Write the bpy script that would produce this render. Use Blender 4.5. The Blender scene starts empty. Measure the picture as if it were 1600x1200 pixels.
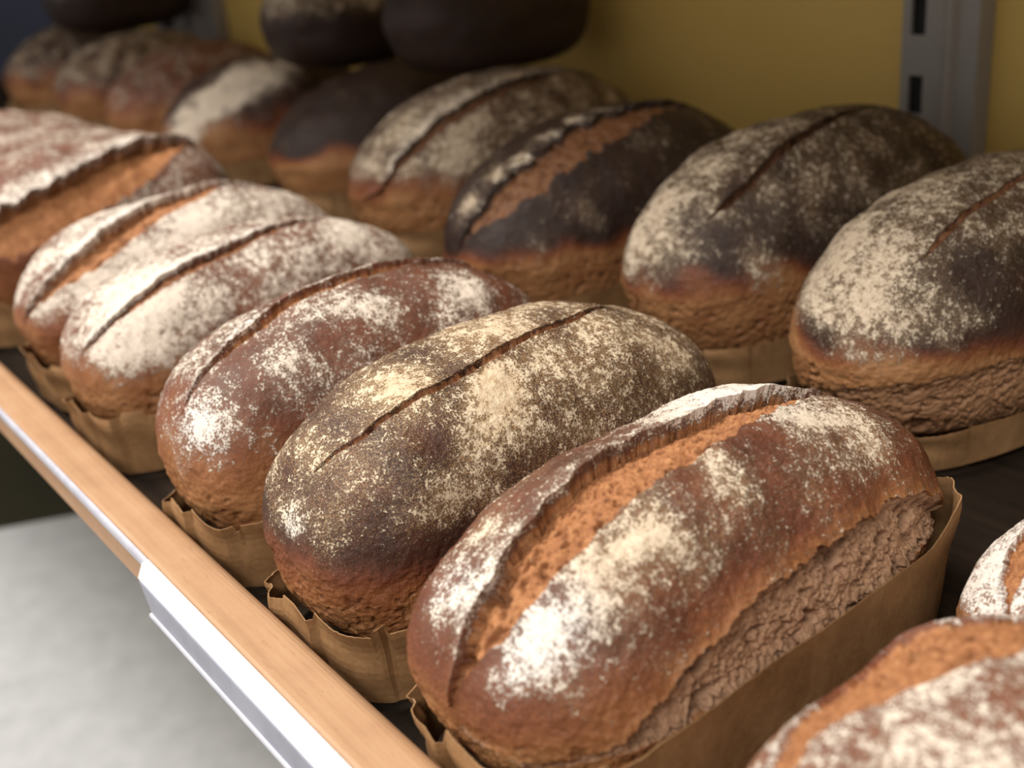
import bpy, math, random
import numpy as np
from mathutils import Matrix, Vector

# ------------------------------------------------------------------ camera, world, lights, exposure
scene = bpy.context.scene
COL = scene.collection
FPX = 1850.0
R = np.array([[0.60178017, 0.26836143, -0.75222521],      # world axes in camera space (right, down, forward)
              [0.79428309, -0.29958838, 0.52854629],
              [-0.0835165, -0.91554844, -0.39344129]])
CAM = (0.0, 0.0, 0.272)
cd = bpy.data.cameras.new('camera')
cd.sensor_width = 36.0
cd.lens = 36.0 * FPX / 1600.0
cd.clip_start = 0.01
cd.dof.use_dof = True
cd.dof.focus_distance = 0.435
cd.dof.aperture_fstop = 7.6
cam = bpy.data.objects.new('camera', cd)
COL.objects.link(cam)
r, u, b = R[:, 0], -R[:, 1], -R[:, 2]
cam.matrix_world = Matrix(((r[0], u[0], b[0], CAM[0]), (r[1], u[1], b[1], CAM[1]), (r[2], u[2], b[2], CAM[2]), (0, 0, 0, 1)))
scene.camera = cam

world = bpy.data.worlds.new('world')
scene.world = world
world.use_nodes = True
bg = world.node_tree.nodes['Background']
bg.inputs['Color'].default_value = (1.0, 0.97, 0.93, 1)
bg.inputs['Strength'].default_value = 0.50


def area(name, loc, target, size, size_y, power, color):
    ld = bpy.data.lights.new(name, 'AREA')
    ld.shape = 'RECTANGLE'
    ld.size, ld.size_y = size, size_y
    ld.energy = power
    ld.color = color
    o = bpy.data.objects.new(name, ld)
    COL.objects.link(o)
    o.location = loc
    o.rotation_euler = (Vector(target) - Vector(loc)).to_track_quat('-Z', 'Y').to_euler()
    return o


area('ceiling_light_key', (-1.10, -0.48, 1.9), (-0.45, 0.25, 0.0), 1.0, 0.5, 56, (1.0, 0.955, 0.90))
area('ceiling_light_aisle', (0.7, -1.3, 1.9), (-0.3, 0.3, 0.0), 0.9, 0.5, 38, (1.0, 0.95, 0.89))

vs = scene.view_settings
vs.view_transform = 'Standard'
vs.look = 'None'
vs.exposure = 0.0
vs.gamma = 1.0
vs.use_curve_mapping = False
scene.cycles.use_denoising = True

# ------------------------------------------------------------------ numpy noise
_G = np.array([(1, 1, 0), (-1, 1, 0), (1, -1, 0), (-1, -1, 0), (1, 0, 1), (-1, 0, 1), (1, 0, -1), (-1, 0, -1),
               (0, 1, 1), (0, -1, 1), (0, 1, -1), (0, -1, -1), (1, 1, 0), (-1, 1, 0), (0, -1, 1), (0, -1, -1)], np.float32)
_P = np.random.RandomState(7).permutation(256)
_P = np.concatenate([_P, _P, _P]).astype(np.int32)


def gn(p, scale, seed=0):
    """gradient noise, about -1..1"""
    q = np.asarray(p, np.float32) * np.float32(scale) + np.float32(seed * 17.31 + 100.5)
    i = np.floor(q).astype(np.int32)
    fr = q - i
    i &= 255
    w = fr * fr * fr * (fr * (fr * 6 - 15) + 10)
    out = np.zeros(len(q), np.float32)
    for dx in (0, 1):
        wx = w[:, 0] if dx else 1 - w[:, 0]
        a = _P[i[:, 0] + dx]
        for dy in (0, 1):
            wy = wx * (w[:, 1] if dy else 1 - w[:, 1])
            bq = _P[a + i[:, 1] + dy]
            for dz in (0, 1):
                g = _G[_P[bq + i[:, 2] + dz] & 15]
                d = g[:, 0] * (fr[:, 0] - dx) + g[:, 1] * (fr[:, 1] - dy) + g[:, 2] * (fr[:, 2] - dz)
                out += wy * (w[:, 2] if dz else 1 - w[:, 2]) * d
    return out * 1.1


def fbm(p, scale, seed=0, octaves=3, gain=0.5):
    t, a = 0, 1.0
    for k in range(octaves):
        t = t + a * gn(p, scale * 2.03 ** k, seed + k * 3.7)
        a *= gain
    return t


def sst(a, b_, x):
    t = np.clip((x - a) / (b_ - a), 0, 1)
    return t * t * (3 - 2 * t)


# ------------------------------------------------------------------ materials
def new_mat(name):
    m = bpy.data.materials.new(name)
    m.use_nodes = True
    nt = m.node_tree
    nt.nodes.clear()
    out = nt.nodes.new('ShaderNodeOutputMaterial')
    bs = nt.nodes.new('ShaderNodeBsdfPrincipled')
    nt.links.new(bs.outputs[0], out.inputs[0])
    return m, nt, bs


class NT:
    def __init__(self, nt):
        self.nt = nt

    def n(self, t, **kw):
        x = self.nt.nodes.new('ShaderNode' + t)
        for k, v in kw.items():
            setattr(x, k, v)
        return x

    def put(self, sock, v):
        if isinstance(v, bpy.types.NodeSocket):
            self.nt.links.new(v, sock)
        elif v is not None:
            sock.default_value = v

    def math(self, op, a, b_=None, c=None, clamp=False):
        x = self.n('Math', operation=op, use_clamp=clamp)
        for i, v in enumerate((a, b_, c)):
            if v is not None:
                self.put(x.inputs[i], v)
        return x.outputs[0]

    def mix(self, f, a, b_):
        x = self.n('Mix', data_type='RGBA')
        self.put(x.inputs[0], f)
        for s, v in ((x.inputs[6], a), (x.inputs[7], b_)):
            self.put(s, v if isinstance(v, bpy.types.NodeSocket) else tuple(v) + (1,))
        return x.outputs[2]

    def noise(self, vec, scale, detail=2, rough=0.5):
        x = self.n('TexNoise')
        self.put(x.inputs['Vector'], vec)
        x.inputs['Scale'].default_value = scale
        x.inputs['Detail'].default_value = detail
        x.inputs['Roughness'].default_value = rough
        return x.outputs['Fac']

    def mr(self, v, a, b_, c=0.0, d=1.0, smooth=False):
        x = self.n('MapRange', interpolation_type='SMOOTHSTEP' if smooth else 'LINEAR')
        self.put(x.inputs[0], v)
        for i, q in enumerate((a, b_, c, d)):
            x.inputs[i + 1].default_value = q
        return x.outputs[0]

    def ramp(self, v, stops):
        x = self.n('ValToRGB')
        cr = x.color_ramp
        while len(cr.elements) < len(stops):
            cr.elements.new(0.5)
        for e, (p, c) in zip(cr.elements, stops):
            e.position = p
            e.color = tuple(c) + (1,)
        self.put(x.inputs[0], v)
        return x.outputs[0]


def coords(k, offset=True):
    tc = k.n('TexCoord').outputs['Object']
    if not offset:
        return tc
    at = k.n('Attribute', attribute_type='OBJECT', attribute_name='seed')
    x = k.n('VectorMath', operation='ADD')
    k.put(x.inputs[0], tc)
    k.put(x.inputs[1], at.outputs['Vector'])
    return x.outputs[0]


def bread_material():
    m, nt, bs = new_mat('bread')
    k = NT(nt)
    v = coords(k)
    a1 = k.n('Attribute', attribute_name='bake')
    s1 = k.n('SeparateColor')
    k.put(s1.inputs[0], a1.outputs['Color'])
    crust, flour, white = s1.outputs
    a2 = k.n('Attribute', attribute_name='crumb')
    s2 = k.n('SeparateColor')
    k.put(s2.inputs[0], a2.outputs['Color'])
    slash, tear, hole_shade = s2.outputs
    n_big = k.noise(v, 60, 4, 0.6)
    n_mid = k.noise(v, 260, 4, 0.65)
    n_fin = k.noise(v, 1100, 3, 0.6)
    n_mic = k.noise(v, 2600, 2, 0.6)
    # baked crust
    c = k.math('ADD', crust, k.math('MULTIPLY', k.math('SUBTRACT', n_big, 0.5), 0.35))
    c = k.math('ADD', c, k.math('MULTIPLY', k.math('SUBTRACT', n_fin, 0.5), 0.5), clamp=True)
    crust_col = k.ramp(c, [(0.0, (0.42, 0.205, 0.085)), (0.22, (0.28, 0.108, 0.040)), (0.48, (0.17, 0.052, 0.024)),
                           (0.75, (0.070, 0.028, 0.018)), (1.0, (0.030, 0.017, 0.013))])
    # exposed crumb of the split
    sl = k.math('ADD', k.math('MULTIPLY', n_mid, 0.6), k.math('MULTIPLY', n_fin, 0.4))
    slash_col = k.ramp(sl, [(0.30, (0.17, 0.060, 0.026)), (0.5, (0.37, 0.150, 0.055)), (0.68, (0.52, 0.26, 0.11))])
    tear_col = k.ramp(sl, [(0.30, (0.22, 0.115, 0.062)), (0.5, (0.46, 0.265, 0.155)), (0.68, (0.60, 0.38, 0.235))])
    base = k.mix(k.mr(slash, 0.35, 0.65), crust_col, slash_col)
    base = k.mix(k.mr(tear, 0.35, 0.65), base, tear_col)
    pores = k.math('MULTIPLY', k.mr(n_fin, 0.40, 0.28, 0.0, 0.65), k.math('MAXIMUM', slash, tear))
    base = k.mix(pores, base, (0.09, 0.038, 0.018))
    base = k.mix(k.math('MULTIPLY', hole_shade, 0.6), base, (0.05, 0.02, 0.010))  # cavity shade put into the colour of pockets and pits
    # flour dust
    d = k.math('ADD', flour, k.math('MULTIPLY', k.math('SUBTRACT', n_mid, 0.5), 1.35))
    d = k.math('ADD', d, k.math('MULTIPLY', k.math('SUBTRACT', n_fin, 0.5), 1.5))
    d = k.math('ADD', d, k.math('MULTIPLY', k.math('SUBTRACT', n_mic, 0.5), 0.8))
    fl = k.mr(d, 0.50, 0.65)
    veil = k.math('MULTIPLY', k.mr(flour, 0.25, 1.0), 0.16)
    fl2 = k.math('MAXIMUM', fl, veil)
    n_gold = k.noise(v, 1700, 2, 0.6)
    gd = k.math('ADD', k.math('MULTIPLY', flour, 0.45), n_gold)
    gold = k.math('MULTIPLY', k.math('MULTIPLY', k.mr(gd, 0.70, 0.78), 0.62), k.mr(white, 0.1, 0.5, 1.0, 0.15))
    base = k.mix(gold, base, (0.42, 0.255, 0.115))
    cream = k.mix(k.mr(n_mid, 0.35, 0.65), (0.50, 0.33, 0.165), (0.77, 0.62, 0.42))
    fcol = k.mix(white, cream, (0.86, 0.80, 0.73))
    fcol = k.mix(k.mr(n_fin, 0.3, 0.62, 0.4, 0.0), fcol, (0.40, 0.25, 0.13))
    col = k.mix(fl2, base, fcol)
    k.put(bs.inputs['Base Color'], col)
    rough = k.math('ADD', k.math('MULTIPLY', fl2, 0.4), 0.48, clamp=True)
    rough = k.math('MAXIMUM', rough, k.math('MULTIPLY', k.math('MAXIMUM', slash, tear), 0.72))
    k.put(bs.inputs['Roughness'], rough)
    bs.inputs['Specular IOR Level'].default_value = 0.35
    # fine relief
    h = k.math('ADD', k.math('MULTIPLY', n_fin, 0.5), k.math('MULTIPLY', n_mid, 0.5))
    h = k.math('ADD', h, k.math('MULTIPLY', fl, 0.55))
    h = k.math('ADD', h, k.math('MULTIPLY', n_mic, 0.25))
    bp = k.n('Bump')
    bp.inputs['Strength'].default_value = 0.8
    bp.inputs['Distance'].default_value = 0.0009
    k.put(bp.inputs['Height'], h)
    k.put(bs.inputs['Normal'], bp.outputs[0])
    return m


def paper_material():
    m, nt, bs = new_mat('baking_paper')
    k = NT(nt)
    v = coords(k)
    n1 = k.noise(v, 45, 4, 0.6)
    n2 = k.noise(v, 500, 3, 0.6)
    t = k.math('ADD', k.math('MULTIPLY', n1, 0.7), k.math('MULTIPLY', n2, 0.3))
    k.put(bs.inputs['Base Color'], k.ramp(t, [(0.3, (0.20, 0.105, 0.042)), (0.55, (0.34, 0.19, 0.085)), (0.75, (0.44, 0.27, 0.13))]))
    bs.inputs['Roughness'].default_value = 0.5
    bp = k.n('Bump')
    bp.inputs['Strength'].default_value = 0.5
    bp.inputs['Distance'].default_value = 0.001
    k.put(bp.inputs['Height'], k.math('ADD', n1, k.math('MULTIPLY', n2, 0.15)))
    k.put(bs.inputs['Normal'], bp.outputs[0])
    return m


def wood_material(name, c0, c1, c2, grain=(4, 160, 160), rough=0.5, spec=0.5):
    m, nt, bs = new_mat(name)
    k = NT(nt)
    tc = k.n('TexCoord').outputs['Object']
    mp = k.n('Mapping')
    mp.inputs['Scale'].default_value = grain
    k.put(mp.inputs[0], tc)
    g = k.noise(mp.outputs[0], 1.0, 5, 0.6)
    g2 = k.noise(tc, 30, 4, 0.6)
    mp2 = k.n('Mapping')
    mp2.inputs['Scale'].default_value = (120, 700, 700)
    k.put(mp2.inputs[0], tc)
    pores = k.noise(mp2.outputs[0], 1.0, 2, 0.5)
    t = k.math('ADD', k.math('MULTIPLY', g, 0.6), k.math('MULTIPLY', g2, 0.4))
    col = k.ramp(t, [(0.3, c0), (0.5, c1), (0.7, c2)])
    col = k.mix(k.mr(pores, 0.62, 0.72, 0, 0.55), col, c0)
    stain = k.noise(tc, 70, 3, 0.6)
    col = k.mix(k.mr(stain, 0.66, 0.76, 0, 0.35), col, (0.22, 0.11, 0.05))
    k.put(bs.inputs['Base Color'], col)
    bs.inputs['Roughness'].default_value = rough
    bs.inputs['Specular IOR Level'].default_value = spec
    bp = k.n('Bump')
    bp.inputs['Strength'].default_value = 0.25
    bp.inputs['Distance'].default_value = 0.0006
    k.put(bp.inputs['Height'], k.math('ADD', t, k.math('MULTIPLY', pores, -0.5)))
    k.put(bs.inputs['Normal'], bp.outputs[0])
    return m


def plain_material(name, c0, c1, scale=40, rough=0.5, metal=0.0, bump=0.1):
    m, nt, bs = new_mat(name)
    k = NT(nt)
    tc = k.n('TexCoord').outputs['Object']
    n1 = k.noise(tc, scale, 5, 0.6)
    k.put(bs.inputs['Base Color'], k.mix(k.mr(n1, 0.3, 0.7), c0, c1))
    bs.inputs['Roughness'].default_value = rough
    bs.inputs['Metallic'].default_value = metal
    bp = k.n('Bump')
    bp.inputs['Strength'].default_value = bump
    bp.inputs['Distance'].default_value = 0.001
    k.put(bp.inputs['Height'], n1)
    k.put(bs.inputs['Normal'], bp.outputs[0])
    return m


M = dict(
    bread=bread_material(),
    paper=paper_material(),
    beech=wood_material('beech_rail', (0.36, 0.195, 0.10), (0.46, 0.265, 0.142), (0.53, 0.325, 0.185)),
    board=wood_material('dark_shelf_board', (0.010, 0.007, 0.005), (0.018, 0.012, 0.008), (0.028, 0.018, 0.012), rough=0.9, spec=0.08),
    yellow=plain_material('mustard_wall', (0.80, 0.54, 0.14), (0.86, 0.59, 0.17), 6, 0.6),
    metal=plain_material('grey_enamel', (0.32, 0.29, 0.265), (0.36, 0.33, 0.30), 30, 0.42),
    black=plain_material('slot_shade', (0.012, 0.012, 0.013), (0.02, 0.02, 0.02), 30, 0.8),
    alu=plain_material('aluminium', (0.50, 0.50, 0.57), (0.62, 0.62, 0.68), 90, 0.45, 0.2),
    white=plain_material('white_plastic', (0.88, 0.88, 0.86), (0.92, 0.92, 0.90), 60, 0.35),
    ticket=plain_material('grey_ticket_face', (0.22, 0.225, 0.28), (0.30, 0.305, 0.36), 60, 0.3),
    stone=plain_material('pale_grey_counter', (0.50, 0.505, 0.505), (0.61, 0.615, 0.615), 30, 0.5),
    floor=plain_material('dark_floor', (0.035, 0.03, 0.013), (0.05, 0.042, 0.02), 5, 0.6),
    navy=plain_material('navy_panel', (0.004, 0.007, 0.02), (0.006, 0.010, 0.028), 5, 0.6),
    cream=plain_material('cream_panel', (0.55, 0.50, 0.42), (0.60, 0.55, 0.46), 5, 0.6),
)

# ------------------------------------------------------------------ mesh helpers


def link(o, parent=None):
    COL.objects.link(o)
    if parent is not None:
        o.parent = parent
    return o


def mesh_obj(name, verts, faces, mat, parent=None, smooth=False, attrs=None, seed=None):
    me = bpy.data.meshes.new(name)
    verts = np.ascontiguousarray(verts, np.float32)
    if isinstance(faces, np.ndarray):
        nf, kf = faces.shape
        me.vertices.add(len(verts))
        me.vertices.foreach_set('co', verts.ravel())
        me.loops.add(nf * kf)
        me.loops.foreach_set('vertex_index', np.ascontiguousarray(faces, np.int32).ravel())
        me.polygons.add(nf)
        me.polygons.foreach_set('loop_start', np.arange(0, nf * kf, kf, dtype=np.int32))
        me.update(calc_edges=True)
    else:
        me.from_pydata(verts.tolist(), [], faces)
    for an, av in (attrs or {}).items():
        a = me.attributes.new(an, 'FLOAT_COLOR', 'POINT')
        a.data.foreach_set('color', np.ascontiguousarray(np.concatenate([av, np.ones((len(av), 1))], 1), np.float32).ravel())
    me.polygons.foreach_set('use_smooth', np.full(len(me.polygons), smooth))
    me.materials.append(mat)
    me.update()
    o = bpy.data.objects.new(name, me)
    if seed is not None:
        o['seed'] = (seed * 1.37, seed * 0.71, seed * 2.13)
    return link(o, parent)


def tag(o, label=None, cat=None, group=None, kind=None):
    for k_, v_ in (('label', label), ('category', cat), ('group', group), ('kind', kind)):
        if v_:
            o[k_] = v_
    return o


def empty(name, loc, rz=0.0):
    o = bpy.data.objects.new(name, None)
    o.empty_display_size = 0.05
    COL.objects.link(o)
    o.location = loc
    o.rotation_euler = (0, 0, rz)
    return o


def box_vf(x0, x1, y0, y1, z0, z1):
    v = [(x, y, z) for x in (x0, x1) for y in (y0, y1) for z in (z0, z1)]
    f = [(0, 1, 3, 2), (4, 6, 7, 5), (0, 4, 5, 1), (2, 3, 7, 6), (0, 2, 6, 4), (1, 5, 7, 3)]
    return v, f


def box(name, b6, mat, parent=None, bevel=0.0):
    v, f = box_vf(*b6)
    o = mesh_obj(name, v, f, mat, parent)
    if bevel:
        md = o.modifiers.new('bevel', 'BEVEL')
        md.width = bevel
        md.segments = 3
    return o


def extrude_x(name, prof, x0, x1, mat, parent=None, smooth=False, n=1, skew=0.0):
    """closed (y,z) profile swept along x; skew slides the start of low points along x"""
    k_ = len(prof)
    v = []
    zt = max(p[1] for p in prof)
    for i in range(n + 1):
        x = x0 + (x1 - x0) * i / n
        for (y, z) in prof:
            v.append((x + (skew * (zt - z) if i == 0 else 0), y, z))
    f = []
    for i in range(n):
        for j in range(k_):
            j2 = (j + 1) % k_
            f.append((i * k_ + j, i * k_ + j2, (i + 1) * k_ + j2, (i + 1) * k_ + j))
    f.append(tuple(range(k_))[::-1])
    f.append(tuple(n * k_ + j for j in range(k_)))
    return mesh_obj(name, v, f, mat, parent, smooth)


# ------------------------------------------------------------------ the place: walls, floor, shelf
WALL_Y = 0.72
X0, X1 = -2.45, 0.55
tag(box('wall_back', (X0, X1, WALL_Y, WALL_Y + 0.02, -0.95, 1.2), M['yellow']), 'mustard yellow back panel behind the bread shelf', 'wall', kind='structure')
tag(box('wall_left', (-3.2, -3.15, -0.4, 1.2, -0.95, 1.4), M['navy']), 'dark navy panel far left beyond the shelf end', 'wall', kind='structure')
tag(box('floor', (-4.0, 1.5, -2.5, 1.5, -0.97, -0.95), M['floor']), 'dark olive floor under the counter', 'floor', kind='structure')

# bread shelf: board, wooden front rail, metal edge strip
shelf = empty('bread_shelf', (0, 0, 0))
tag(shelf, 'wooden shelf with pale beech front rail carrying the loaves', 'shelf')
box('shelf_board', (X0, X1, 0.1385, WALL_Y - 0.001, -0.02, 0.0), M['board'], shelf)
prof = [(0.1155, 0.0100), (0.1155, 0.0285), (0.1162, 0.0297), (0.1175, 0.0302), (0.131, 0.0302)]
for i in range(1, 7):
    t = math.pi / 2 * i / 6
    prof.append((0.131 + 0.0072 * math.sin(t), 0.023 + 0.0072 * math.cos(t)))
prof += [(0.1382, -0.02), (0.134, -0.02), (0.134, 0.0100)]
rail = extrude_x('front_rail', prof, X0, X1, M['beech'], shelf)
extrude_x('edge_strip', [(0.1154, 0.0300), (0.1139, 0.0298), (0.1134, 0.0288), (0.1134, 0.0262), (0.1154, 0.0262)], X0, -0.4305, M['alu'], shelf)

# price ticket holder clipped over the rail's front
tk = empty('ticket_holder', (-0.43, 0.1154, 0.0305))
tag(tk, 'white and grey plastic price strip clipped to the wooden front rail', 'price strip')
ox, oy, oz = tk.location


def tk_part(name, prof_, x0, x1, mat, skew=0.0):
    return extrude_x(name, [(y - oy, z - oz) for y, z in prof_], x0 - ox, x1 - ox, mat, tk, skew=skew)


tk_part('top_lip', [(0.1154, 0.0305), (0.1146, 0.0310), (0.1122, 0.0302), (0.1094, 0.0245), (0.1101, 0.0242), (0.1125, 0.0290), (0.1154, 0.0290)], -0.43, X1, M['white'])
tk_part('ticket_face', [(0.1095, 0.0245), (0.1089, 0.0242), (0.1085, 0.0135), (0.1096, 0.0135)], -0.428, X1, M['ticket'], skew=0.9)
tk_part('bottom_lip', [(0.1086, 0.0137), (0.1076, 0.0135), (0.1073, 0.0126), (0.1076, 0.0119), (0.1096, 0.0119), (0.1096, 0.0137)], -0.419, X1, M['alu'])

# shelf above (out of frame): shades the back of the bread shelf
tag(box('upper_shelf', (X0, X1, 0.25, WALL_Y - 0.0225, 0.40, 0.425), M['cream']), 'cream shelf board added out of frame above the loaves, shading the back row', 'shelf')

# slotted uprights


def upright(name, xa, xb, label, slots=True):
    e = empty(name, ((xa + xb) / 2, WALL_Y, 0))
    w = (xb - xa)
    h0, h1 = 0.0005, 0.6
    # front plate with a column of slots: left strip, bridge pieces, right strip
    sl0, sl1 = -w / 2 + w * 0.12, -w / 2 + w * 0.33
    yf, yb = -0.022, -0.019
    verts, faces = [], []

    def addb(*b6):
        v, f = box_vf(*b6)
        n0 = len(verts)
        verts.extend(v)
        faces.extend([tuple(q + n0 for q in t) for t in f])
    addb(-w / 2, sl0, yf, yb, h0, h1)
    addb(sl1, w * 0.10, yf, yb, h0, h1)
    z = 0.1005 - 0.052 * 2
    while z < h1:
        addb(sl0, sl1, yf, yb, max(h0, z + 0.0255), z + 0.052)
        z += 0.052
    addb(-w / 2, -w / 2 + 0.002, yb, -0.0005, h0, h1)
    mesh_obj('slotted_face', verts, faces, M['metal'], e)
    box('slot_shade_fill', (-w / 2 + 0.0022, w * 0.10, -0.017, -0.0008, h0, h1), M['black'], e)  # near-black fill painted as the shade behind the slots
    # rounded rib and side flange
    rib = [(w * 0.10, -0.019), (w * 0.12, -0.0245), (w * 0.17, -0.0265), (w * 0.22, -0.0245), (w * 0.26, -0.019), (w * 0.5, -0.017), (w * 0.5, -0.0008), (w * 0.10, -0.0008)]
    v = [(x, y, zz) for zz in (h0, h1) for x, y in rib]
    n = len(rib)
    f = [(i, (i + 1) % n, n + (i + 1) % n, n + i) for i in range(n)] + [tuple(range(n))[::-1], tuple(range(n, 2 * n))]
    mesh_obj('side_flange', v, f, M['metal'], e)
    tag(e, label, 'shelf upright', 'slotted shelf uprights')
    return e


upright('shelf_upright', -0.503, -0.449, 'grey slotted metal upright on the yellow wall behind the nearest back loaves')
upright('shelf_upright', -1.86, -1.64, 'grey metal upright far left on the yellow wall above the farthest loaves')

# counter below, in front of the shelf
ct = empty('counter', (-0.55, -0.1, -0.5))
tag(ct, 'pale grey mottled counter top below the shelf front', 'counter')
ct.rotation_euler = (0, 0, -0.40)
o = box('counter_top', (-1.114, 0.75, -0.7, 0.72, -0.03, 0.0), M['stone'], ct, 0.003)
box('counter_body', (-1.08, 0.72, -0.66, 0.68, -0.449, -0.0305), M['floor'], ct)

# ------------------------------------------------------------------ loaves


def box_lattice(nx, ny, nz):
    """surface of an integer box lattice as welded quads"""
    ids = {}
    pts, faces = [], []

    def grid(fn, n1, n2, flip):
        a, c = np.meshgrid(np.arange(n1 + 1), np.arange(n2 + 1), indexing='ij')
        p = fn(a, c).reshape(-1, 3)
        idx = np.arange((n1 + 1) * (n2 + 1)).reshape(n1 + 1, n2 + 1)
        q = np.stack([idx[:-1, :-1], idx[1:, :-1], idx[1:, 1:], idx[:-1, 1:]], -1).reshape(-1, 4)
        if flip:
            q = q[:, ::-1]
        return p, q
    full = np.full_like
    parts = [grid(lambda a, c: np.stack([a, c, full(a, nz)], -1), nx, ny, False),
             grid(lambda a, c: np.stack([a, c, full(a, 0)], -1), nx, ny, True),
             grid(lambda a, c: np.stack([a, full(a, 0), c], -1), nx, nz, False),
             grid(lambda a, c: np.stack([a, full(a, ny), c], -1), nx, nz, True),
             grid(lambda a, c: np.stack([full(a, 0), a, c], -1), ny, nz, True),
             grid(lambda a, c: np.stack([full(a, nx), a, c], -1), ny, nz, False)]
    off, P, Q = 0, [], []
    for p, q in parts:
        P.append(p)
        Q.append(q + off)
        off += len(p)
    P = np.concatenate(P)
    Q = np.concatenate(Q)
    key = (P[:, 0].astype(np.int64) * (ny + 1) + P[:, 1]) * (nz + 1) + P[:, 2]
    _, first, inv = np.unique(key, return_index=True, return_inverse=True)
    return P[first], inv.reshape(-1)[Q]


def vnormals(P, Q):
    n = np.cross(P[Q[:, 2]] - P[Q[:, 0]], P[Q[:, 3]] - P[Q[:, 1]])
    out = np.zeros_like(P)
    for c in range(3):
        acc = np.zeros(len(P))
        for j in range(4):
            acc += np.bincount(Q[:, j], n[:, c], len(P))
        out[:, c] = acc
    return out / np.maximum(np.linalg.norm(out, axis=1, keepdims=True), 1e-12)


def interp(s, pts):
    xs, ys = zip(*pts)
    return np.interp(s, xs, ys)


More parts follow.
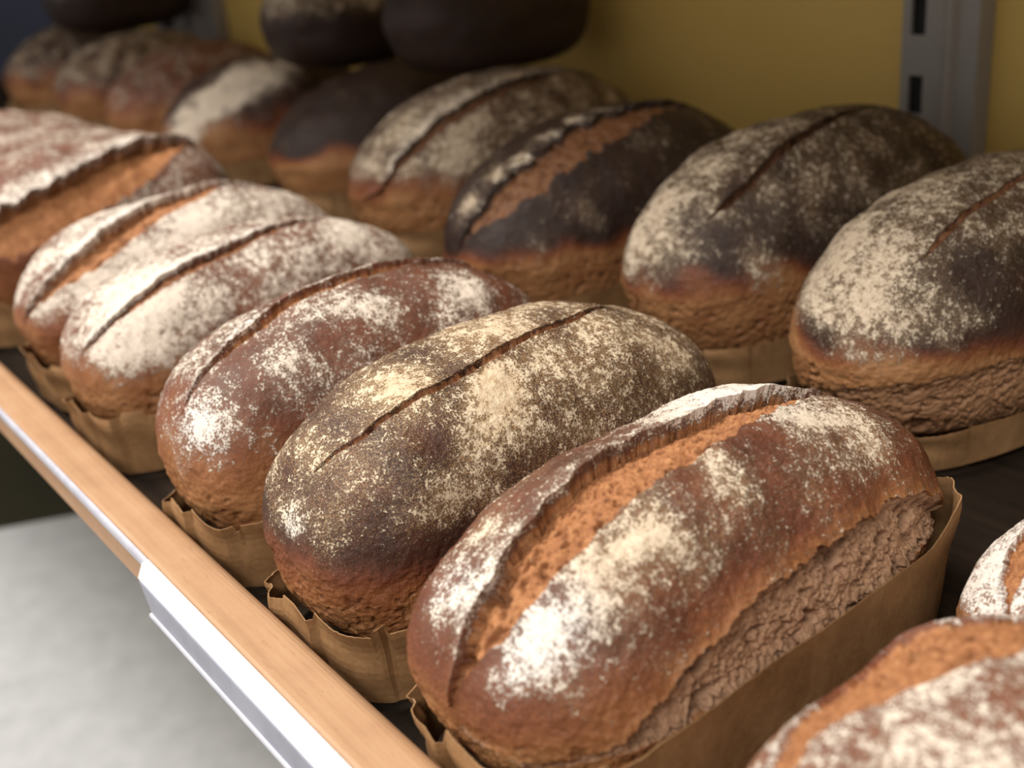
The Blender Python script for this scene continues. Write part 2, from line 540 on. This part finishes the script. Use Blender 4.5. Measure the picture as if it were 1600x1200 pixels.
def loaf(label, cx, cy, L, W, H, rot, seed, res=0.001, z0=0.004, px=3.0, pu=2.2, eq=0.45, splits=(), tears=(),
         flour=0.3, blobs=(), white=0.3, wblobs=(), bake=0.6, low=-0.3, high=0.5, liner=0.029, lump=0.0022, group=None,
         roll=0.0, rough=1.0, back_flap=0.0, right_rim=0.0):
    root = empty('bread_loaf', (cx, cy, z0), rot)
    tag(root, label, 'bread', group)
    nx, ny, nz = (max(8, int(round(d / res))) for d in (W, L, H * 0.9))
    I, Q = box_lattice(nx, ny, nz)
    D = np.tan((I / np.array([nx, ny, nz]) * 2 - 1) * (math.pi / 4))
    pl = 4.0
    p = np.where(D[:, 2] > 0, pu, pl)
    rad = ((np.abs(D[:, 0]) ** px + np.abs(D[:, 1]) ** px) ** (p / px) + np.abs(D[:, 2]) ** p) ** (-1 / p)
    S = D * rad[:, None]
    zc = H * eq
    z = np.where(S[:, 2] > 0, S[:, 2] * (H - zc), S[:, 2] * zc) + zc
    tap = np.where(S[:, 2] < 0, 1 + 0.10 * S[:, 2], 1.0)
    P = np.stack([S[:, 0] * W / 2 * tap, S[:, 1] * L / 2 * tap, z], -1)
    B = P.copy()
    e = S[:, 2]
    s = S[:, 1]
    phi = np.degrees(np.arctan2(S[:, 0], S[:, 2]))
    above = sst(-0.45, -0.1, e)
    N = vnormals(P, Q)
    seedv = seed * 3.1
    disp = lump * above * (gn(B, 22, seedv) + 0.6 * gn(B, 48, seedv + 1))
    P = P + N * disp[:, None]
    n_mid = fbm(B, 130, seedv + 2, 2) if res < 0.002 else np.zeros(len(B), np.float32)
    slash = np.zeros(len(P))
    hole_shade = np.zeros(len(P))
    jag = 2.2 * gn(B, 130, seedv + 5) + 0.5 * gn(B, 420, seedv + 6)
    shift = np.zeros(len(P))
    dsp = np.zeros(len(P))
    lipmask = np.zeros(len(P))
    for sp in splits:
        pc = interp(s, sp['path'])
        hw = interp(s, sp['width'])
        j = jag * sp.get('jag', 1.0) * np.minimum(1, hw / 6)
        d = (phi + j - pc) / np.maximum(hw, 0.01)
        inside = (np.abs(d) < 1.0) & (hw > 0.15) & (e > -0.6)
        ed = sst(0, 3, hw)
        if sp.get('lip') is not None:
            t = np.clip((1 - d) / 2, 0, 1)
            dep = sp['depth'] * t ** sp.get('pow', 1.3)
            dsp -= np.where(inside, dep * ed, 0)
            lm = np.exp(-((d + 1) / sp.get('lipw', 0.55)) ** 2) * (d <= -1) * ed * (e > -0.6)
            dsp += sp['lip'] * lm
            shift += sp.get('over', 0.002) * lm
            lm2 = np.exp(-((d - 1) / 0.5) ** 2) * (d >= 1) * ed
            dsp += 0.0006 * lm2
            lipmask = np.maximum(lipmask, lm)
        else:
            dsp -= np.where(inside, sp['depth'] * (1 - d * d) * ed, 0)
            dsp += 0.0007 * np.exp(-((np.abs(d) - 1) / 0.6) ** 2) * (np.abs(d) >= 1) * ed
        slash = np.maximum(slash, inside * sp.get('tone', 1.0))
    tear = np.zeros(len(P))
    pale_rim = np.zeros(len(P))  # crust baked paler along the tear's upper edge
    for tr in tears:
        if tr['side'] == 'right':
            c_ = s
            ok = phi > 20
        elif tr['side'] == 'left':
            c_ = s
            ok = phi < -20
        else:
            c_ = np.degrees(np.arctan2(S[:, 0], -S[:, 1]))
            ok = e < 0.9
        zt = interp(c_, tr['top']) + 0.0016 * gn(B, 110, seedv + 8) + 0.0011 * gn(B, 330, seedv + 9)
        zb = interp(c_, tr['bottom']) + 0.0008 * gn(B, 160, seedv + 10)
        t = (B[:, 2] < zt) & (B[:, 2] > zb) & ok
        rise = np.exp(-np.clip((B[:, 2] - zt) / 0.004, 0, 9)) * ok * (B[:, 2] >= zt) * sst(0, 0.006, zt - zb)
        dsp += (0.0018 if tr.get('tone', 1) > 0.9 else 0.0004) * rise
        pale_rim = np.maximum(pale_rim, np.exp(-np.clip((B[:, 2] - zt) / 0.006, 0, 9)) * ok * (B[:, 2] >= zt) * sst(0, 0.006, zt - zb))
        dsp -= np.where(t, tr['depth'] * sst(0, 0.004, zt - B[:, 2]) * sst(-0.001, 0.008, B[:, 2] - zb), 0)
        tear = np.maximum(tear, t * tr.get('tone', 1.0))
    crumb = np.maximum(slash, tear)
    # crumb texture: lumps and torn pockets
    if res < 0.002:
        cr = fbm(B, 280, seedv + 12, 3, 0.65)
        pock = sst(0.26, 0.5, gn(B * np.array([1, 0.7, 1]), 230, seedv + 20)) + 0.8 * sst(0.2, 0.45, gn(B, 520, seedv + 21))
        big = sst(0.36, 0.6, gn(B * np.array([1, 0.6, 1]), 130, seedv + 23))
        dsp += (crumb > 0.1) * (0.0007 * cr - 0.0014 * pock - 0.0024 * big) * rough
        hole_shade = (crumb > 0.1) * np.clip(0.45 * pock + 0.6 * big, 0, 1)
        # fine blistered crust
        dsp += (crumb < 0.1) * above * (0.00035 * n_mid + 0.00025 * gn(B, 520, seedv + 14))
        # pits in the low, unfloured flanks
        lowm = sst(0.25, -0.25, e) * (crumb < 0.1)
        pit = sst(0.3, 0.55, gn(B, 260, seedv + 25))
        dsp += lowm * (0.0006 * cr - 0.0013 * pit)
        hole_shade = np.maximum(hole_shade, lowm * pit * 0.6)
    P = P + N * dsp[:, None]
    P[:, 0] += shift * np.cos(np.radians(phi))
    # colour masks
    bk = bake * sst(low, high, e + 0.18 * gn(B, 35, seedv + 30)) + 0.10 * gn(B, 70, seedv + 31)
    bk = np.clip((bk + 0.06) * (1 - 0.75 * pale_rim), 0, 1)
    fl = np.full(len(P), float(flour)) * sst(-0.05, 0.35, e + 0.12 * gn(B, 60, seedv + 33))
    bn = gn(B, 90, seedv + 40)
    for (bx, by, bz, br, ba) in blobs:
        d2 = ((B - np.array([bx, by, bz])) ** 2).sum(1)
        fl = fl + 0.8 * ba * np.exp(-d2 / (br * br)) * (1 + 0.5 * bn)
    fl = fl + 0.22 * gn(B, 55, seedv + 34) * (fl > 0.05)
    fl = np.clip(fl, 0, 1.1) * (1 - 0.85 * (crumb > 0.1)) * (0.35 + 0.65 * sst(-0.35, 0.0, e))
    wh = np.full(len(P), float(white))
    for (bx, by, bz, br, ba) in wblobs:
        wh = wh + ba * np.exp(-((B - np.array([bx, by, bz])) ** 2).sum(1) / (br * br))
    wh = np.clip(wh + 0.25 * lipmask, 0, 1)
    fl = np.clip(fl + 0.18 * lipmask * (flour > 0.05), 0, 1.1)
    if roll:
        c_, s_ = math.cos(roll), math.sin(roll)
        zz = P[:, 2] - zc
        P = np.stack([P[:, 0] * c_ + zz * s_, P[:, 1], -P[:, 0] * s_ + zz * c_ + zc], -1)
    bakeA = np.stack([bk, fl, wh], -1)
    crumbA = np.stack([slash, tear, hole_shade], -1)
    fs = (slash[Q].mean(1) > 0.2)
    ft = (tear[Q].mean(1) > 0.24) & ~fs
    for nm, mk in (('crust', ~fs & ~ft), ('score_crumb', fs), ('torn_crumb', ft)):
        if mk.sum() < 12:
            continue
        q = Q[mk]
        used, inv = np.unique(q, return_inverse=True)
        mesh_obj(nm, P[used], inv.reshape(q.shape), M['bread'], root, True, {'bake': bakeA[used], 'crumb': crumbA[used]}, seed)
    if liner:
        paper_liner(root, L, W, zc, liner, seed, px, back_flap, right_rim)
    return root


def paper_liner(root, L, W, zc, h, seed, px, rise=0.0, right=0.0):
    rng = np.random.RandomState(int(seed * 10) + 3)
    n, m = 420, 12
    th = np.linspace(0, 2 * math.pi, n, endpoint=False)
    c, s = np.cos(th), np.sin(th)
    pe = px + 0.2 + 0.8 * sst(-0.3, 0.6, s) + (2.0 if px > 2.7 else 0.2) * sst(0.05, 0.5, c) * (1 - sst(-0.3, 0.2, s))
    rr = (np.abs(c) ** pe + np.abs(s) ** pe) ** (-1 / pe)
    ux, uy = c * rr, s * rr
    # pleats: folded zig-zag at the two ends, almost flat along the sides
    endw = sst(0.6, 0.92, np.abs(uy))
    arc = np.cumsum(np.hypot(np.diff(ux * W / 2, append=ux[0] * W / 2), np.diff(uy * L / 2, append=uy[0] * L / 2)))
    ph = arc / 0.026 + 0.6 * np.interp(arc, np.linspace(0, arc[-1], 40), rng.rand(40))
    fr = ph % 1.0
    zig = np.where(fr < 0.88, fr / 0.88, (1 - fr) / 0.12)
    fold = endw * zig * 0.0036 + (1 - endw) * 0.0004 * np.sin(arc * 90 + seed)
    cell = np.floor(ph).astype(int)
    jit = rng.rand(cell.max() + 2)[cell]
    rim = h + 0.006 * endw * (jit - 0.35) + 0.002 * np.sin(arc * 23 + seed) + 0.003 * (np.abs(ux * uy) > 0.75) + 0.0004 * rng.rand(n) + rise * sst(0.6, 0.9, uy) * sst(-0.3, 0.4, ux) + right * sst(0.3, 0.8, ux) - 0.25 * h * sst(0.2, 0.8, -ux) * (1 - sst(0.2, 0.7, uy))
    V = []
    for wall in (0.0, -0.0005):
        for k_ in range(m):
            t = k_ / (m - 1)
            zz = t * rim
            sc = 0.968 + 0.032 * np.clip(zz / zc, 0, 1.05)
            off = 0.0004 + fold * (0.25 + 0.75 * t) + 0.0008 * t * t + wall + 0.0012 * np.sin(arc * 61 + 9 * t + seed) * t * endw
            V.append(np.stack([ux * W / 2 * sc + c * off, uy * L / 2 * sc + s * off, zz + 0.0002], -1))
    V = np.concatenate(V)
    F = []
    i = np.arange(n)
    j = (i + 1) % n
    for w in (0, 1):
        for k_ in range(m - 1):
            a = w * n * m + k_ * n
            q = np.stack([a + i, a + j, a + n + j, a + n + i], -1)
            F.append(q if w == 0 else q[:, ::-1])
    a, b_ = (m - 1) * n, n * m + (m - 1) * n
    F.append(np.stack([a + i, a + j, b_ + j, b_ + i], -1))
    o = mesh_obj('paper_liner', V, np.concatenate(F), M['paper'], root, False, None, seed)
    o['label'] = 'brown pleated baking paper liner'
    return o


def ear(path, width, depth=0.0045, lip=0.0018, **kw):
    return dict(path=path, width=width, depth=depth, lip=lip, **kw)


def score(path, w=2.0, depth=0.0022, **kw):
    a, b_ = path[0][0], path[-1][0]
    return dict(path=path, width=[(a, 0), (a + 0.1, w), (b_ - 0.1, w), (b_, 0)], depth=depth, **kw)


FR = 'floured loaves in the front row'
BR = 'dark floured loaves in the back row'


def mm(*rows):
    return [(a / 1000, b_ / 1000, c / 1000, d / 1000, e) for a, b_, c, d, e in rows]


# --- front row, nearest first
loaf('loaf with wide open split and torn right side, nearest whole loaf by the rail', -0.2529, 0.246, 0.2082, 0.1035, 0.0972, 0.043, 1, 0.00055,
     splits=[ear([(-1, 18), (-0.9, 14), (-0.75, 9), (-0.5, 5), (-0.2, 3), (0.15, 3), (0.5, 1), (0.75, 0)],
                 [(-1, 8), (-0.9, 15), (-0.6, 15), (-0.2, 13.5), (0.2, 10.5), (0.5, 7), (0.72, 0)], 0.0065, 0.0026, lipw=0.9, over=0.0022)],
     tears=[dict(side='right', top=[(-0.95, 0.036), (-0.8, 0.040), (-0.67, 0.048), (-0.5, 0.058), (-0.24, 0.066), (0.2, 0.069), (0.45, 0.068), (0.65, 0.062), (0.8, 0.052), (0.9, 0.040)],
                 bottom=[(-0.95, 0.034), (-0.6, 0.036), (0.5, 0.038), (0.9, 0.04)], depth=0.0042)],
     flour=0.27, white=0.25, bake=0.58, low=-0.5, high=0.75, group=FR, rough=1.4, back_flap=0.012, liner=0.031, right_rim=0.010,
     blobs=mm((25, -84, 74, 13, .8), (-15, -89, 72, 12, .55), (-22, -70, 80, 9, .4), (16, 40, 93, 12, .45), (26, -47, 88, 12, .45), (28, -62, 83, 12, .3), (18, -7, 95, 7, .5),
              (31, -17, 88, 12, .35), (24, 58, 87, 14, .5), (33, 46, 85, 14, .3), (21, -96, 63, 8, .35), (38, -35, 81, 12, .2), (20, -66, 86, 8, .5), (-16, 40, 90, 22, .9), (-14, 10, 94, 14, .5)),
     wblobs=mm((25, -84, 74, 14, .9), (-15, -89, 72, 14, .7), (21, -96, 63, 9, .6), (-14, 30, 92, 30, .6)))
loaf('dark floured loaf with one thin lengthwise score, just left of the wide-split loaf', -0.3618, 0.2478, 0.2123, 0.1010, 0.1046, 0.0695, 2, 0.00055,
     splits=[score([(-0.88, 4), (-0.7, 21), (-0.5, 21), (-0.33, 21), (-0.14, 19), (0.1, 15), (0.34, 13), (0.66, 4)], 2.0, 0.0024, tone=0.53)],
     flour=0.41, white=0.12, bake=0.76, low=-0.45, high=0.25, group=FR,
     blobs=mm((6, -50, 99, 13, .6), (44, -59, 71, 12, .35), (27, -21, 97, 10, .65), (37, -33, 89, 13, .5), (-4, -87, 83, 9, .3), (4, -103, 62, 8, .5), (44, -13, 79, 15, .25),
              (0, 0, 104, 16, .3), (41, -81, 59, 10, .2), (36, 13, 91, 18, .2), (36, 62, 83, 20, .3), (-20, 20, 100, 30, .25), (30, -60, 86, 10, -.25), (20, -90, 72, 12, -.2)),
     wblobs=mm((4, -103, 60, 9, .7)))
loaf('reddish loaf with narrow orange split beside its ridge, third along the rail', -0.4645, 0.2410, 0.1991, 0.0985, 0.1054, 0.0522, 3, 0.0009,
     splits=[ear([(-1, 20), (-0.75, 7), (-0.4, 1), (0.1, -3), (0.5, -4), (0.8, -4)], [(-0.95, 0), (-0.75, 4), (-0.4, 6.5), (0.3, 6.5), (0.6, 4), (0.8, 0)], 0.004, 0.0022, lipw=1.5)],
     flour=0.36, white=0.6, bake=0.55, low=-0.25, high=0.7, group=FR,
     blobs=mm((19, -92, 69, 12, .6), (16, -17, 103, 14, .45), (27, -2, 98, 12, .35), (32, 41, 93, 16, .45), (28, -54, 92, 10, .3), (32, -89, 62, 10, .3), (8, -99, 49, 6, .5), (-20, -60, 85, 20, .3)),
     wblobs=mm((19, -92, 69, 14, .5)))
loaf('white floured loaf with a red score line, fourth along the rail', -0.609, 0.252, 0.215, 0.1000, 0.1, 0.03, 4, 0.0012,
     splits=[ear([(-1, 44), (-0.92, 42), (-0.67, 35), (-0.32, 25), (0.17, 14), (0.6, 4)], [(-0.98, 0), (-0.9, 3), (-0.5, 4.5), (0.2, 4), (0.6, 0)], 0.0035, 0.0018, lipw=1.5, tone=0.52)],
     flour=0.55, white=0.65, bake=0.5, low=-0.2, high=0.7, group=FR,
     blobs=mm((38, -84, 62, 18, .4), (28, -70, 80, 25, .35), (10, -60, 90, 25, .3), (20, 60, 88, 20, .2)))
loaf('floured loaf with red split and pale lip, fifth along the rail', -0.711, 0.2546, 0.2082, 0.0985, 0.105, 0.05, 5, 0.0015,
     splits=[ear([(-1, 50), (-0.9, 46), (-0.6, 40), (-0.2, 21), (0.2, 10), (0.6, 2)], [(-1, 4), (-0.7, 9), (-0.2, 10), (0.2, 8), (0.65, 0)], 0.006, 0.0028, lipw=1.0)],
     flour=0.62, white=0.7, bake=0.5, low=-0.6, high=0.7, group=FR, blobs=mm((42, -60, 75, 25, .3), (36, 0, 90, 25, .3)))
loaf('blurred loaf with wide orange split at the left edge', -0.88, 0.255, 0.215, 0.12, 0.12, 0.03, 6, 0.0021,
     splits=[ear([(-1, 72), (-0.65, 68), (-0.15, 56), (0.3, 42), (0.75, 22)], [(-1, 8), (-0.7, 15), (0.3, 14), (0.8, 0)], 0.009, 0.006, lipw=0.8, over=0.004, jag=1.5)],
     flour=0.45, white=0.6, bake=0.5, low=-1.0, high=0.6, group=FR, blobs=mm((54, -38, 57, 16, .5), (50, 10, 60, 16, .4)))
loaf('blurred pinkish loaf behind the orange split loaf at the left edge', -1.015, 0.255, 0.21, 0.112, 0.112, 0.03, 19, 0.0025, flour=0.5, white=0.6, bake=0.5, low=-0.2, high=0.6, group=FR)
loaf('farthest front row loaf, only its pale top showing at the left edge', -1.14, 0.255, 0.21, 0.112, 0.112, 0.03, 20, 0.0025, flour=0.5, white=0.6, bake=0.5, low=-0.2, high=0.6, group=FR)
loaf('floured loaf at the bottom right corner with a yellow-orange crack', -0.12, 0.2145, 0.14, 0.10, 0.085, 0.1, 7, 0.00055,
     splits=[ear([(-1, -45), (-0.3, -40), (0, -33), (0.3, -26), (0.6, -14), (0.9, -5)], [(-0.9, 0), (-0.6, 5), (-0.35, 9), (-0.1, 20), (0.2, 24), (0.5, 18), (0.9, 0)], 0.003, 0.0006, lipw=0.3, over=0.0006)],
     flour=0.60, white=0.6, bake=0.42, low=-0.3, high=0.8, liner=0.02, blobs=mm((-46, -10, 55, 26, -.7), (-40, 30, 60, 22, -.6)))
# loaf pushed between the rows at the right edge
loaf('white rimmed loaf peeping out at the right edge behind the corner loaf', -0.150, 0.354, 0.13, 0.09, 0.064, 0.0, 8, 0.0008,
     splits=[ear([(-1, -36), (0, -36), (0.9, -30)], [(-0.97, 0), (-0.7, 8), (0.5, 8), (0.9, 0)], 0.003, 0.001)], flour=0.7, white=0.9, bake=0.40, low=-0.3, high=0.8, liner=0.015)
# --- back row, nearest first
kb = dict(px=2.4, pu=2.0, eq=0.4, group=BR, liner=0.026)
loaf('large crackled flour-crusted loaf cut by the right edge, nearest of the back row', -0.3235, 0.5353, 0.2594, 0.1205, 0.1205, -0.034, 10, 0.0007,
     splits=[score([(-0.72, 31), (-0.6, 28), (-0.48, 24), (-0.27, 22), (-0.07, 18), (0.5, 8)], 1.8, 0.002, tone=0.48)],
     tears=[dict(side='front', top=[(-70, 0.02), (-20, 0.030), (10, 0.040), (40, 0.046), (90, 0.050), (130, 0.046), (150, 0.02)], bottom=[(-180, 0.012), (180, 0.012)], depth=0.0009, tone=0.5)],
     flour=0.45, bake=0.92, low=0.02, high=0.30, blobs=mm((-12, -108, 85, 26, .4), (19, -117, 72, 22, .35), (-25, -60, 100, 40, .25), (48, -60, 70, 30, -.3)), **dict(kb, liner=0.021))
loaf('large dark loaf with one deep black score in front of the grey upright', -0.4524, 0.5463, 0.2644, 0.1215, 0.129, -0.047, 11, 0.0009,
     splits=[score([(-0.8, 38), (-0.63, 35), (-0.39, 25), (-0.06, 16), (0.22, 8), (0.6, 0)], 2.6, 0.006, tone=0.42)], flour=0.34, bake=0.98, low=0.0, high=0.25,
     blobs=mm((-14, -101, 100, 30, .4), (-6, -126, 72, 22, .4), (48, -94, 60, 16, .35), (41, -39, 107, 10, .3), (-20, -30, 120, 40, .25)), **kb)
loaf('blackish loaf with red open split and pale ridge, third of the back row', -0.594, 0.5119, 0.2572, 0.1218, 0.1247, -0.004, 12, 0.0012,
     splits=[ear([(-1, 30), (-0.9, 34), (-0.65, 33), (-0.3, 27), (0, 20), (0.2, 15), (0.7, 4)], [(-1, 6), (-0.85, 14), (-0.5, 12), (0, 10), (0.5, 5), (0.7, 0)], 0.005, 0.002, lipw=0.35, jag=2.6, tone=0.5)],
     flour=0.16, bake=0.98, low=-0.05, high=0.25, blobs=mm((40, -100, 60, 14, .3), (48, -60, 75, 14, .25), (40, 10, 105, 20, .2), (2, -113, 85, 8, .6), (6, -96, 98, 8, .6), (10, -78, 106, 8, .6), (9, -55, 114, 8, .6), (8, -35, 119, 8, .6), (4, -12, 123, 8, .5)), **kb)
loaf('dusty brown loaf with split crust, fourth of the back row', -0.7793, 0.5601, 0.2759, 0.1226, 0.1284, -0.037, 13, 0.0016,
     splits=[ear([(-1, 80), (-0.94, 76), (-0.84, 55), (-0.59, 42), (-0.23, 32), (0.16, 24), (0.6, 12)], [(-1, 3), (-0.7, 5), (0.2, 4), (0.6, 0)], 0.005, 0.002, lipw=2.0, tone=0.45)],
     flour=0.45, bake=0.85, low=-0.1, high=0.4, blobs=mm((36, -80, 92, 40, .3)), **kb)
loaf('plain dark loaf with orange base, fifth of the back row', -0.955, 0.5746, 0.2664, 0.1222, 0.1235, -0.017, 14, 0.002, flour=0.12, bake=0.95, low=0.0, high=0.25, **kb)
loaf('loaf with a broad pale flour stripe, sixth of the back row', -1.17, 0.545, 0.24, 0.1216, 0.1200, 0.014, 15, 0.002, flour=0.15, white=0.5, bake=0.8, low=0.0, high=0.5,
     blobs=mm((22, -112, 58, 20, .9), (32, -90, 80, 22, .9), (38, -67, 92, 22, .9), (36, -40, 102, 22, .9), (34, -12, 108, 20, .8), (30, 20, 112, 18, .5)), **kb)
loaf('reddish blurred loaf, seventh of the back row', -1.38, 0.56, 0.24, 0.1216, 0.12, 0.014, 16, 0.0025, flour=0.35, white=0.5, bake=0.55, low=-0.2, high=0.6, **kb)
loaf('dull floured loaf near the top left corner, eighth of the back row', -1.6, 0.57, 0.24, 0.13, 0.122, 0.014, 17, 0.0025, flour=0.45, bake=0.8, low=-0.2, high=0.5, **kb)
loaf('farthest dark loaf in the top left corner', -1.83, 0.57, 0.24, 0.13, 0.125, 0.014, 18, 0.0025, flour=0.4, bake=0.8, low=-0.2, high=0.5, **kb)
# --- two loaves lying on top of the back row
loaf('dark unfloured loaf added on the back row, standing in for shade on the yellow wall', -0.845, 0.605, 0.18, 0.115, 0.1, 0.0, 21, 0.0025, z0=0.123, flour=0.05, bake=0.95, low=-1.6, high=-0.8, liner=0)  # added dark loaf, stands in for the shadowed stretch of wall
loaf('dusty dark loaf stacked on the back row, left of the unfloured one', -1.05, 0.60, 0.2, 0.12, 0.1, 0.0, 22, 0.0025, z0=0.116, flour=0.55, bake=0.95, low=-1.6, high=-0.8, liner=0)
loaf('dull dark loaf stacked at the far left end of the back row', -1.72, 0.60, 0.2, 0.125, 0.1, 0.0, 23, 0.0025, z0=0.119, flour=0.35, bake=0.95, low=-1.6, high=-0.8, liner=0)
